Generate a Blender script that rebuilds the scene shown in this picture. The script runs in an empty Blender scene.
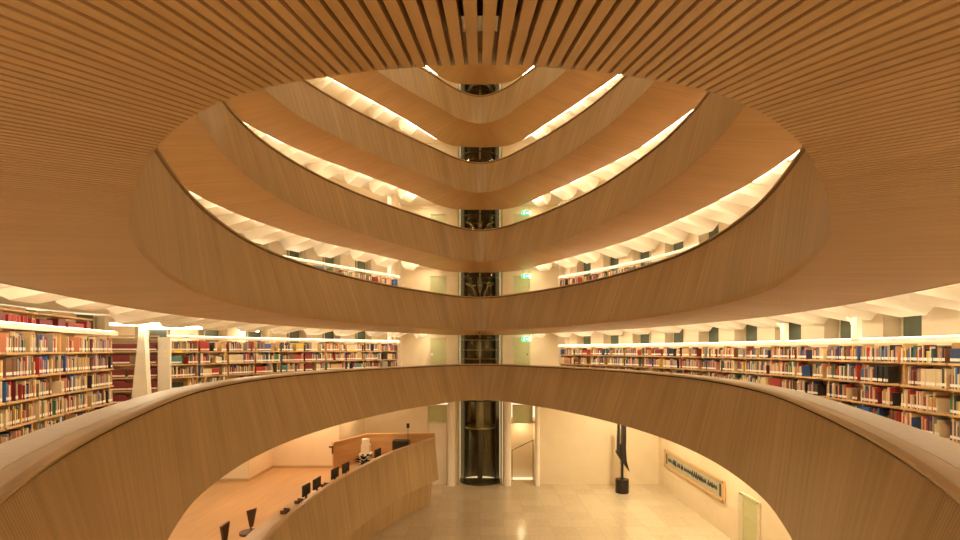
import bpy, math, random
import numpy as np
from mathutils import Vector, Matrix
random.seed(7); rng = np.random.default_rng(7)
scene = bpy.context.scene
COL = scene.collection
PI = math.pi

# ------------------------------------------------------------------ materials
def new_mat(name):
    m = bpy.data.materials.new(name); m.use_nodes = True
    nt = m.node_tree; b = nt.nodes['Principled BSDF']
    return m, nt, b

def plain(name, col, rough=.5, metal=0., var=.06, scale=9., spec=.5):
    m, nt, b = new_mat(name)
    tc = nt.nodes.new('ShaderNodeTexCoord'); n = nt.nodes.new('ShaderNodeTexNoise')
    n.inputs['Scale'].default_value = scale; n.inputs['Detail'].default_value = 3
    nt.links.new(tc.outputs['Object'], n.inputs['Vector'])
    r = nt.nodes.new('ShaderNodeValToRGB')
    r.color_ramp.elements[0].position = .3; r.color_ramp.elements[1].position = .7
    r.color_ramp.elements[0].color = [c*(1-var) for c in col]+[1]
    r.color_ramp.elements[1].color = [min(1, c*(1+var)) for c in col]+[1]
    nt.links.new(n.outputs['Fac'], r.inputs['Fac']); nt.links.new(r.outputs['Color'], b.inputs['Base Color'])
    b.inputs['Roughness'].default_value = rough; b.inputs['Metallic'].default_value = metal
    b.inputs['Specular IOR Level'].default_value = spec
    return m

def wood(name, dark, light, rough=.42, su=16., sv=.55, coat=0.0):
    """grain from the UV map: u runs across the boards, v along them (metres)"""
    m, nt, b = new_mat(name)
    uv = nt.nodes.new('ShaderNodeTexCoord')
    mp = nt.nodes.new('ShaderNodeMapping'); mp.inputs['Scale'].default_value = (su, sv, 1)
    nt.links.new(uv.outputs['UV'], mp.inputs['Vector'])
    n = nt.nodes.new('ShaderNodeTexNoise'); n.inputs['Scale'].default_value = 1; n.inputs['Detail'].default_value = 4
    nt.links.new(mp.outputs['Vector'], n.inputs['Vector'])
    mp2 = nt.nodes.new('ShaderNodeMapping'); mp2.inputs['Scale'].default_value = (1.1, .25, 1)
    nt.links.new(uv.outputs['UV'], mp2.inputs['Vector'])
    n2 = nt.nodes.new('ShaderNodeTexNoise'); n2.inputs['Scale'].default_value = 1; n2.inputs['Detail'].default_value = 2
    nt.links.new(mp2.outputs['Vector'], n2.inputs['Vector'])
    mx = nt.nodes.new('ShaderNodeMix'); mx.data_type = 'FLOAT'; mx.inputs[0].default_value = .4
    nt.links.new(n.outputs['Fac'], mx.inputs[2]); nt.links.new(n2.outputs['Fac'], mx.inputs[3])
    r = nt.nodes.new('ShaderNodeValToRGB')
    r.color_ramp.elements[0].position = .33; r.color_ramp.elements[1].position = .66
    r.color_ramp.elements[0].color = (*dark, 1); r.color_ramp.elements[1].color = (*light, 1)
    nt.links.new(mx.outputs[0], r.inputs['Fac']); nt.links.new(r.outputs['Color'], b.inputs['Base Color'])
    b.inputs['Roughness'].default_value = rough
    return m

def emit(name, col, strength):
    m, nt, b = new_mat(name)
    b.inputs['Base Color'].default_value = (*col, 1)
    b.inputs['Emission Color'].default_value = (*col, 1); b.inputs['Emission Strength'].default_value = strength
    return m

def floor_mat(name):
    m, nt, b = new_mat(name)
    tc = nt.nodes.new('ShaderNodeTexCoord')
    br = nt.nodes.new('ShaderNodeTexBrick'); br.offset = .0
    br.inputs['Scale'].default_value = 1; br.inputs['Brick Width'].default_value = .9; br.inputs['Row Height'].default_value = .9
    br.inputs['Mortar Size'].default_value = .008
    br.inputs['Color1'].default_value = (.66, .55, .38, 1); br.inputs['Color2'].default_value = (.74, .62, .44, 1)
    br.inputs['Mortar'].default_value = (.58, .48, .33, 1)
    nt.links.new(tc.outputs['Object'], br.inputs['Vector'])
    n = nt.nodes.new('ShaderNodeTexNoise'); n.inputs['Scale'].default_value = 14; n.inputs['Detail'].default_value = 5
    nt.links.new(tc.outputs['Object'], n.inputs['Vector'])
    mx = nt.nodes.new('ShaderNodeMix'); mx.data_type = 'RGBA'; mx.blend_type = 'MULTIPLY'; mx.inputs[0].default_value = .35
    nt.links.new(br.outputs['Color'], mx.inputs[6]); nt.links.new(n.outputs['Fac'], mx.inputs[7])
    nt.links.new(mx.outputs[2], b.inputs['Base Color'])
    b.inputs['Roughness'].default_value = .16
    return m

def glass_mat(name, tint, alpha, rough=.05):
    m, nt, b = new_mat(name)
    out = nt.nodes['Material Output']
    tr = nt.nodes.new('ShaderNodeBsdfTransparent'); tr.inputs['Color'].default_value = (*tint, 1)
    gl = nt.nodes.new('ShaderNodeBsdfGlossy'); gl.inputs['Roughness'].default_value = rough; gl.inputs['Color'].default_value = (.62,.52,.32,1)
    lw = nt.nodes.new('ShaderNodeLayerWeight'); lw.inputs['Blend'].default_value = .35
    mth = nt.nodes.new('ShaderNodeMath'); mth.operation = 'MULTIPLY_ADD'
    mth.inputs[1].default_value = .22; mth.inputs[2].default_value = alpha
    nt.links.new(lw.outputs['Fresnel'], mth.inputs[0])
    mix = nt.nodes.new('ShaderNodeMixShader')
    nt.links.new(mth.outputs[0], mix.inputs[0]); nt.links.new(tr.outputs[0], mix.inputs[1]); nt.links.new(gl.outputs[0], mix.inputs[2])
    nt.links.new(mix.outputs[0], out.inputs['Surface'])
    return m

M = {}
M['oak'] = wood('oak_slats', (.37, .245, .11), (.56, .385, .19), .42, su=8., sv=.35)
M['oak_soffit'] = wood('oak_soffit', (.50, .30, .12), (.62, .39, .175), .38, su=10, sv=.5)  # same oak, with warm light put into a lighter, more orange colour
M['oak_cap'] = wood('oak_handrail', (.44, .30, .14), (.60, .42, .22), .42, su=5, sv=1)
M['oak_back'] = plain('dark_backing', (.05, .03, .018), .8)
M['shelf_wood'] = plain('shelf_maple', (.64, .40, .17), .45, scale=5)
M['shelf_back'] = plain('shelf_back_maple', (.58, .39, .20), .6, scale=5)
M['desk'] = plain('desk_top', (.60, .50, .36), .4, scale=14)
M['white'] = plain('white_paint', (.84, .77, .64), .6, var=.02, scale=2)
M['cream'] = plain('cream_plaster', (.78, .66, .47), .7, var=.03, scale=1.5)
M['rail'] = plain('white_rail', (.86, .80, .66), .4, var=.02)
M['olive'] = plain('shaded_olive_plaster', (.42, .37, .24), .7, var=.04, scale=2)  # shade of the deep niches put into the plaster colour
M['woodfloor'] = wood('gallery_floor_oak', (.50, .30, .14), (.60, .38, .19), .45, su=7, sv=.6)
M['carpet'] = plain('beige_floor', (.60, .47, .30), .7)
M['terrazzo'] = floor_mat('terrazzo_tiles')
M['door'] = plain('pale_green_door', (.50, .50, .25), .35, var=.04)
M['frame'] = plain('pale_door_frame', (.62, .56, .38), .5)
M['window'] = plain('dark_window_glass', (.12, .15, .11), .15, var=.2, scale=1)
M['steel'] = plain('brushed_steel', (.66, .58, .40), .35, metal=.8)
M['carcol'] = plain('grey_olive_metal', (.50,.44,.30), .4)
M['darksteel'] = plain('dark_steel', (.05, .043, .03), .4, metal=.5)
M['shaft'] = plain('shaft_lining', (.045, .038, .022), .35, var=.5, scale=3)
M['glass'] = glass_mat('smoked_glass', (.62, .60, .48), .10)
M['black'] = plain('black_plastic', (.012, .012, .012), .4)
M['bronze'] = plain('dark_bronze', (.028, .024, .016), .35, metal=.4, var=.3)
M['greensign'] = emit('exit_sign_green', (.0, .55, .18), 1.1)
M['signwhite'] = emit('exit_sign_white', (.9, 1., .9), 1.6)
M['lamp'] = emit('lamp_tube', (1., .87, .64), 12.)
M['rail_lamp'] = emit('rail_lamp_tube', (1., .82, .56), 2.4)
M['lamp_soft'] = emit('lamp_diffuser', (1., .86, .62), 9.)
M['leaf'] = plain('dark_leaves', (.012, .018, .006), .9, spec=.05)
M['paper'] = plain('white_paper', (.85, .82, .72), .6)
M['brown'] = plain('dark_brown_leather', (.11, .05, .022), .55)
M['yellow'] = plain('yellow_card', (.85, .62, .05), .6)
M['pic'] = plain('pale_picture', (.45, .42, .30), .5, scale=3)
M['picmark'] = plain('dark_picture_marks', (.05, .05, .04), .6)
M['picframe'] = plain('picture_frame_wood', (.66, .40, .18), .4)

# ------------------------------------------------------------------ mesh helpers
class MB:
    def __init__(s): s.v = []; s.f = []; s.mi = []; s.uv = []
    def face(s, idx, mi=0, uv=None):
        s.f.append(idx); s.mi.append(mi); s.uv.append(uv)
    def box(s, c, d, mi=0, rz=0., M4=None):
        x, y, z = [q/2 for q in d]; b = len(s.v)
        cs, sn = math.cos(rz), math.sin(rz)
        for p in ((-x,-y,-z),(x,-y,-z),(x,y,-z),(-x,y,-z),(-x,-y,z),(x,-y,z),(x,y,z),(-x,y,z)):
            q = (c[0]+p[0]*cs-p[1]*sn, c[1]+p[0]*sn+p[1]*cs, c[2]+p[2])
            s.v.append(tuple(M4 @ Vector(q)) if M4 is not None else q)
        L = max(d)
        ax = d.index(L)
        for f in ((0,3,2,1),(4,5,6,7),(0,1,5,4),(1,2,6,5),(2,3,7,6),(3,0,4,7)):
            uv = []
            for i in f:
                p = ((-x,-y,-z),(x,-y,-z),(x,y,-z),(-x,y,-z),(-x,-y,z),(x,-y,z),(x,y,z),(-x,y,z))[i]
                o = [k for k in range(3) if k != ax]
                uv.append((p[o[0]]+p[o[1]], p[ax]))
            s.face([b+i for i in f], mi, uv)
    def prism(s, poly, z0, z1, mi=0):
        b = len(s.v); n = len(poly)
        for p in poly: s.v.append((p[0], p[1], z0))
        for p in poly: s.v.append((p[0], p[1], z1))
        for i in range(n):
            j = (i+1) % n; s.face([b+i, b+j, b+n+j, b+n+i], mi)
        s.face([b+n+i for i in range(n)], mi, [(poly[i][0], poly[i][1]) for i in range(n)])
        s.face([b+i for i in range(n)][::-1], mi)
    def tube(s, pts, r, mi=0, n=8):
        pts = [Vector(p) for p in pts]; b = len(s.v)
        for i, p in enumerate(pts):
            t = (pts[min(i+1, len(pts)-1)]-pts[max(i-1, 0)]).normalized()
            a = Vector((0,0,1)) if abs(t.z) < .9 else Vector((1,0,0))
            u = t.cross(a).normalized(); w = t.cross(u)
            rr = r[i] if isinstance(r, (list, tuple)) else r
            for k in range(n):
                s.v.append(tuple(p+u*rr*math.cos(2*PI*k/n)+w*rr*math.sin(2*PI*k/n)))
        for i in range(len(pts)-1):
            for k in range(n):
                k2 = (k+1) % n
                s.face([b+i*n+k, b+i*n+k2, b+(i+1)*n+k2, b+(i+1)*n+k], mi)
        s.face([b+k for k in range(n)], mi); s.face([b+(len(pts)-1)*n+k for k in range(n)][::-1], mi)
    def build(s, name, mats, parent=None, smooth=False, loc=None):
        me = bpy.data.meshes.new(name); me.from_pydata(s.v, [], s.f)
        if not isinstance(mats, (list, tuple)): mats = [mats]
        for m in mats: me.materials.append(m)
        me.polygons.foreach_set('material_index', s.mi)
        if smooth: me.polygons.foreach_set('use_smooth', [True]*len(s.f))
        ul = me.uv_layers.new(name='UVMap'); data = []
        for f, uv in zip(s.f, s.uv):
            for k in range(len(f)):
                if uv: data += [uv[k][0], uv[k][1]]
                else:
                    p = s.v[f[k]]; data += [p[0]+p[1], p[2]]
        ul.data.foreach_set('uv', data)
        me.update()
        o = bpy.data.objects.new(name, me); COL.objects.link(o)
        if parent: o.parent = parent
        if loc: o.location = loc
        return o

def tag(o, label=None, cat=None, group=None, kind=None):
    if label: o['label'] = label
    if cat: o['category'] = cat
    if group: o['group'] = group
    if kind: o['kind'] = kind
    return o
def empty(name, loc=(0,0,0), rz=0., label=None, cat=None, group=None):
    o = bpy.data.objects.new(name, None); COL.objects.link(o)
    o.location = loc; o.rotation_euler = (0, 0, rz); o.empty_display_size = .2
    return tag(o, label, cat, group)
def struct(o): o['kind'] = 'structure'; return o

# ------------------------------------------------------------------ curves in plan
def catmull(P, closed, n=16):
    P = np.array(P, float); out = []
    N = len(P); rngi = range(N) if closed else range(N-1)
    for i in rngi:
        if closed: p0, p1, p2, p3 = P[(i-1) % N], P[i], P[(i+1) % N], P[(i+2) % N]
        else: p0, p1, p2, p3 = P[max(i-1,0)], P[i], P[i+1], P[min(i+2,N-1)]
        t = [0]
        for a, b in ((p0,p1),(p1,p2),(p2,p3)): t.append(t[-1]+max(np.linalg.norm(b-a), 1e-4)**.5)
        for u in np.linspace(t[1], t[2], n, endpoint=False):
            A1 = (t[1]-u)/(t[1]-t[0])*p0+(u-t[0])/(t[1]-t[0])*p1
            A2 = (t[2]-u)/(t[2]-t[1])*p1+(u-t[1])/(t[2]-t[1])*p2
            A3 = (t[3]-u)/(t[3]-t[2])*p2+(u-t[2])/(t[3]-t[2])*p3
            B1 = (t[2]-u)/(t[2]-t[0])*A1+(u-t[0])/(t[2]-t[0])*A2
            B2 = (t[3]-u)/(t[3]-t[1])*A2+(u-t[1])/(t[3]-t[1])*A3
            out.append((t[2]-u)/(t[2]-t[1])*B1+(u-t[1])/(t[2]-t[1])*B2)
    if not closed: out.append(P[-1])
    return np.array(out)
def resample(P, n, closed):
    Q = np.vstack([P, P[:1]]) if closed else P
    s = np.concatenate([[0], np.cumsum(np.linalg.norm(np.diff(Q, axis=0), axis=1))])
    t = np.linspace(0, s[-1], n, endpoint=not closed)
    return np.stack([np.interp(t, s, Q[:,0]), np.interp(t, s, Q[:,1])], 1), s[-1]
def smooth(P, it, closed=True):
    for _ in range(it):
        if closed: P = .25*np.roll(P,1,0)+.5*P+.25*np.roll(P,-1,0)
        else: P = np.vstack([P[:1], .25*P[:-2]+.5*P[1:-1]+.25*P[2:], P[-1:]])
    return P
def normals(P, closed=True):
    if closed: T = np.roll(P,-1,0)-np.roll(P,1,0)
    else: T = np.gradient(P, axis=0)
    T /= np.linalg.norm(T, axis=1)[:,None]
    return np.stack([T[:,1], -T[:,0]], 1)       # outward when the curve runs near > right > far > left
def bump(y): return math.sin(PI*(y-4)/20)**2 if 4 < y < 24 else 0
dL = {1:0, 2:0, 3:.65, 4:1.35, 5:1.3, 6:1.3}
dR = {1:0, 2:-.1, 3:-.25, 4:0, 5:0, 6:0}
def ring(table, k, n=720, sm=6):
    y0, y1 = table[0][0], table[-1][0]
    pts = [(0, y0)]+[(x+dR[k]*bump(y), y) for y, x in table[1:-1]]+[(0, y1)]+[(-x-dL[k]*bump(y), y) for y, x in table[1:-1][::-1]]
    P, L = resample(catmull(pts, True), n, True)
    return smooth(P, sm)
RIM = [(.75,0),(.9,.75),(1.3,1.3),(2.0,1.96),(2.8,2.44),(3.96,3.0),(6.1,3.86),(7.95,4.5),(9.1,4.8),(11.4,5.15),(13.5,5.15),(15.6,4.8),(18,4.1),(20.5,2.95),(22.4,1.8),(23.5,1.0),(24.1,0)]
BOT = [(1.57,0),(1.595,.27),(1.65,.52),(1.73,.76),(1.85,.97),(2.12,1.29),(2.45,1.58),(2.85,1.9),(3.3,2.22),(4.1,2.74),(5.3,3.33),(6.5,3.83),(7.93,4.3),(10.2,4.68),(12.4,4.72),(14.3,4.5),(16.3,4.05),(19.5,2.9),(21.8,1.6),(22.9,.9),(23.4,0)]
OUT = [(-1.2,0),(-1.0,1.2),(0,2.6),(2,3.9),(4,4.75),(5.7,5.3),(8.75,6.1),(11.5,6.45),(14.2,6.3),(16.5,5.85),(18.2,5.4),(21,4.1),(23.4,2.85),(25.1,1.9),(25.7,1.2),(25.78,0)]
def ray_to(P, Nn, Q):
    """distance from each P along Nn to the closed polyline Q (first hit)"""
    A = Q; B = np.roll(Q,-1,0); D = B-A; out = np.zeros(len(P))
    for i in range(len(P)):
        d = Nn[i]; den = d[0]*D[:,1]-d[1]*D[:,0]
        W = A-P[i]
        t = (W[:,0]*D[:,1]-W[:,1]*D[:,0])/den
        u = (W[:,0]*d[1]-W[:,1]*d[0])/den
        ok = (u >= -1e-6) & (u <= 1+1e-6) & (t > -.6) & (np.abs(den) > 1e-9)
        out[i] = t[ok].min() if ok.any() else np.nan
    idx = np.arange(len(out)); good = ~np.isnan(out)
    out = np.interp(idx, idx[good], out[good])
    return out
def smooth1(a, it):
    for _ in range(it): a = .25*np.roll(a,1)+.5*a+.25*np.roll(a,-1)
    return a

H = 3.11
def zrim(k): return -.648+H*(k-1)
def zout(k): return .743+H*(k-2)
def zin(k): return zrim(k)-1.60 if k != 1 else zrim(1)-1.60

def slat_strip(mb, A, B, za, zb, gap, depth, pushdir, closed=True, mi=0, mid=0, u0=0.):
    """slatted surface between plan curves A (height za) and B (zb); grooves cut by depth along pushdir(i)->3-vector"""
    n = len(A); m = n if closed else n-1
    seg = np.linalg.norm(np.roll(A,-1,0)-A, axis=1); u = u0
    hv = float(np.mean(np.hypot(np.linalg.norm(A-B, axis=1), za-zb)))
    for i in range(m):
        j = (i+1) % n
        def P(t, w):
            a = A[i]*(1-t)+A[j]*t; b = B[i]*(1-t)+B[j]*t
            return (a[0], a[1], za), (b[0], b[1], zb)
        g = gap/2
        a0, b0 = P(g, 0); a1, b1 = P(1-g, 0)
        dv = pushdir(i); dvj = pushdir(j)
        def off(p, d, k): return (p[0]+d[0]*k, p[1]+d[1]*k, p[2]+d[2]*k)
        aj0, bj0 = (A[j]*(1-g)+A[(j+1) % n]*g), (B[j]*(1-g)+B[(j+1) % n]*g)
        aj0 = (aj0[0], aj0[1], za); bj0 = (bj0[0], bj0[1], zb)
        b = len(mb.v)
        mb.v += [a0, a1, b1, b0]
        ue = u+seg[i]
        mb.face([b, b+1, b+2, b+3], mi, [(u, 0), (ue, 0), (ue, hv), (u, hv)])
        if depth > 0 and (closed or i < m-1):
            mb.v += [off(a1, dv, depth), off(b1, dv, depth), off(aj0, dv, depth), off(bj0, dv, depth), aj0, bj0]
            mb.face([b+1, b+4, b+5, b+2], mid, [(ue,0)]*4)
            mb.face([b+4, b+6, b+7, b+5], mid, [(ue,0)]*4)
            mb.face([b+6, b+8, b+9, b+7], mid, [(ue,0)]*4)
        u = ue
def sweep(mb, P, Nn, prof, closed=True, mi=0):
    """prof: closed list of (offset outward, z)"""
    n = len(P); m = len(prof); b = len(mb.v)
    for i in range(n):
        for o, z in prof: mb.v.append((P[i][0]+Nn[i][0]*o, P[i][1]+Nn[i][1]*o, z))
    u = 0
    for i in range(n if closed else n-1):
        j = (i+1) % n; L = float(np.linalg.norm(P[j]-P[i])); v = 0
        for k in range(m):
            l = (k+1) % m; w = math.hypot(prof[l][0]-prof[k][0], prof[l][1]-prof[k][1])
            mb.face([b+i*m+k, b+j*m+k, b+j*m+l, b+i*m+l], mi, [(v, u), (v, u+L), (v+w, u+L), (v+w, u)])
            v += w
        u += L
    if not closed:
        mb.face([b+k for k in range(m)], mi); mb.face([b+(n-1)*m+k for k in range(m)][::-1], mi)
def strip(mb, A, B, za, zb, closed=True, mi=0):
    n = len(A); b = len(mb.v)
    for i in range(n): mb.v.append((A[i][0], A[i][1], za)); mb.v.append((B[i][0], B[i][1], zb))
    u = 0
    for i in range(n if closed else n-1):
        j = (i+1) % n; L = float(np.linalg.norm(A[j]-A[i])); w = float(np.hypot(np.linalg.norm(A[i]-B[i]), za-zb))
        mb.face([b+2*i, b+2*j, b+2*j+1, b+2*i+1], mi, [(u,0),(u+L,0),(u+L,w),(u,w)]); u += L

ordinal = {1:'lowest full gallery ring, at eye level, its parapet sweeping across the foreground', 2:'gallery ring just overhead with the slatted underside nearest the camera',
           3:'third wooden gallery ring up, next above the overhead one', 4:'fourth wooden gallery ring up, above the third', 5:'fifth wooden gallery ring up, near the top of the atrium',
           6:'topmost gallery ring, mostly hidden by the slats overhead'}
rims = {}; outs = {}
for k in range(1, 7):
    rim = ring(RIM, k); bot = ring(BOT, k, 1100, 6); out = ring(OUT, k)
    rims[k] = rim; outs[k] = out
    zi, zo, zr = zin(k), zout(k), zrim(k)
    pitch = .0405
    L = resample(bot, 10, True)[1]; ns = int(L/pitch)
    Bp, _ = resample(bot, ns, True); Bn = normals(Bp)
    dr = smooth1(ray_to(Bp, Bn, rim), 25); do = smooth1(ray_to(Bp, Bn, out), 25)
    Rp = Bp+Bn*dr[:,None]; Op = Bp+Bn*do[:,None]
    root = empty('gallery_balcony', (0, 0, zr), 0, 'oak clad '+ordinal[k], 'gallery', 'oval gallery rings around the atrium')
    root.location = (0,0,0)
    mb = MB()
    slat_strip(mb, Bp, Rp, zi, zr-.072, .10, .006, lambda i: (Bn[i % ns][0], Bn[i % ns][1], 0))
    mb.build('parapet', M['oak'], root)
    rimn = normals(rim)
    mb = MB()   # handrail cap with a shadow gap under the nosing
    sweep(mb, rim, rimn, [(-.035, zr-.02), (-.025, zr-.006), (.0, zr+.008), (.11, zr+.008), (.13, zr), (.13, zr-.045), (.02, zr-.045), (-.03, zr-.04)])
    mb.build('handrail', M['oak_cap'], root, smooth=False)
    mb = MB(); sweep(mb, rim, rimn, [(.03, zr-.045), (.05, zr-.045), (.05, zr-.085), (.03, zr-.085)]); mb.build('shadow_gap', M['oak_back'], root)  # dark strip stands in for the shadow line under the nosing
    mb = MB()
    sweep(mb, rim, rimn, [(.10, zr-.045), (.12, zr-.045), (.12, zr-.95), (.10, zr-.95)])
    mb.build('inner_lining', M['white'] if k > 1 else M['oak'], root)
    if k == 1:
        mb = MB()
        sweep(mb, rim, rimn, [(.131, zr+.002), (.43, zr+.002), (.44, zr-.01), (.44, zr-.04), (.131, zr-.04)])
        mb.build('reading_shelf', M['desk'], root)['label'] = 'pale beige reading shelf behind the handrail'
    # soffit
    if k == 2:
        mb = MB(); gap = .32
        for i in range(ns):
            j = (i+1) % ns
            a0 = Bp[i]*(1-gap/2)+Bp[j]*gap/2; a1 = Bp[i]*gap/2+Bp[j]*(1-gap/2)
            b0 = Op[i]*(1-gap/2)+Op[j]*gap/2; b1 = Op[i]*gap/2+Op[j]*(1-gap/2)
            b = len(mb.v); hh = .07; w = float(np.linalg.norm(Op[i]-Bp[i])); u = i*pitch
            for z in (0, hh): mb.v += [(a0[0],a0[1],zi+z), (a1[0],a1[1],zi+z), (b1[0],b1[1],zo+z), (b0[0],b0[1],zo+z)]
            mb.face([b,b+3,b+2,b+1], 0, [(u,0),(u,w),(u+pitch,w),(u+pitch,0)])
            mb.face([b,b+4,b+7,b+3], 0, [(u,0),(u,.04),(u,w),(u,w)]); mb.face([b+1,b+2,b+6,b+5], 0, [(u,0),(u,w),(u,w),(u,.04)])
            mb.face([b,b+1,b+5,b+4], 0, [(u,0),(u+pitch,0),(u+pitch,.05),(u,.05)])
            mb.face([b+4,b+5,b+6,b+7], 0, [(u,0),(u,.04),(u,w),(u,w)])
        mb.build('soffit_slats', M['oak_soffit'], root)
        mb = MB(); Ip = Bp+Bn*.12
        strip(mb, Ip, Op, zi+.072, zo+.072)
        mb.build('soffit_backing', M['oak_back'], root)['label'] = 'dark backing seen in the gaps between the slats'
        mb = MB()
        strip(mb, Bp+Bn*.0, Bp+Bn*.121, zi+.028, zi+.028)
        mb.build('edge_board', M['oak'], root)
    else:
        mb = MB()
        slat_strip(mb, Bp, Op, zi, zo, .10, .006, lambda i: (0,0,1))
        mb.build('soffit', M['oak_soffit'], root)
    on = normals(out)
    mb = MB()
    sweep(mb, out, on, [(-.03, zo-.004), (.0, zo-.004), (.0, zo+.05), (-.03, zo+.05)])
    mb.build('edge_lip', M['oak_cap'], root)
    if k >= 2:
        # continuous lamp in the cove just behind the soffit edge
        seg = [i for i in range(len(out)) if out[i][1] < 25.0]
        i0 = min(range(len(seg)), key=lambda q: 0 if seg[q]-(seg[q-1] if q else -9) != 1 and q else 1)
        far = [i for i in range(len(out)) if out[i][1] >= 25.0]
        order = list(range(far[-1]+1, len(out)))+list(range(0, far[0]))
        Pm = out[order]; Nm = on[order]
        mb = MB()
        sweep(mb, Pm, Nm, [(.03, zo+.06), (.10, zo+.06), (.10, zo+.12), (.03, zo+.12)], closed=False)
        mb.build('cove_light', M['lamp'], root)['label'] = 'warm glowing light line along the outer edge'

# ------------------------------------------------------------------ gallery plan: shelf lines and walls
SH_L = [(-5.4,3.0),(-6.4,5.4),(-7.1,7.7),(-7.8,9.8),(-8.3,11.8)]
SH_L2 = [(-9.0,15.0),(-8.2,16.9),(-7.15,18.75),(-5.5,21.4),(-3.75,24.0)]
SH_R = [(6.2,3.2),(6.9,5.6),(7.3,7.9),(7.42,10.2),(7.4,12.5),(7.1,15.2),(6.4,18.2),(5.1,21.1),(3.6,23.7)]
WALL_L = [(-7.6,-1.5),(-7.8,3.),(-8.3,6.0),(-9.4,9.0),(-10.9,12.),(-11.0,15.4),(-9.2,16.9),(-7.95,19.2),(-6.25,21.9),(-4.35,24.4)]
WALL_R = [(5.9,-1.5),(6.7,2.9),(7.5,5.4),(7.95,7.8),(8.1,10.2),(8.05,12.6),(7.75,15.4),(7.0,18.5),(5.65,21.5),(4.15,24.2)]
def wall_strip(name, pts, z0, z1, mat, thick=.12, side=1, curve=True):
    P = catmull(pts, False, 6) if curve else np.array(pts, float)
    Nn = normals(P, False)*side
    mb = MB(); sweep(mb, P, Nn, [(0,z0),(0,z1),(thick,z1),(thick,z0)], closed=False)
    return struct(mb.build(name, mat))

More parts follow.
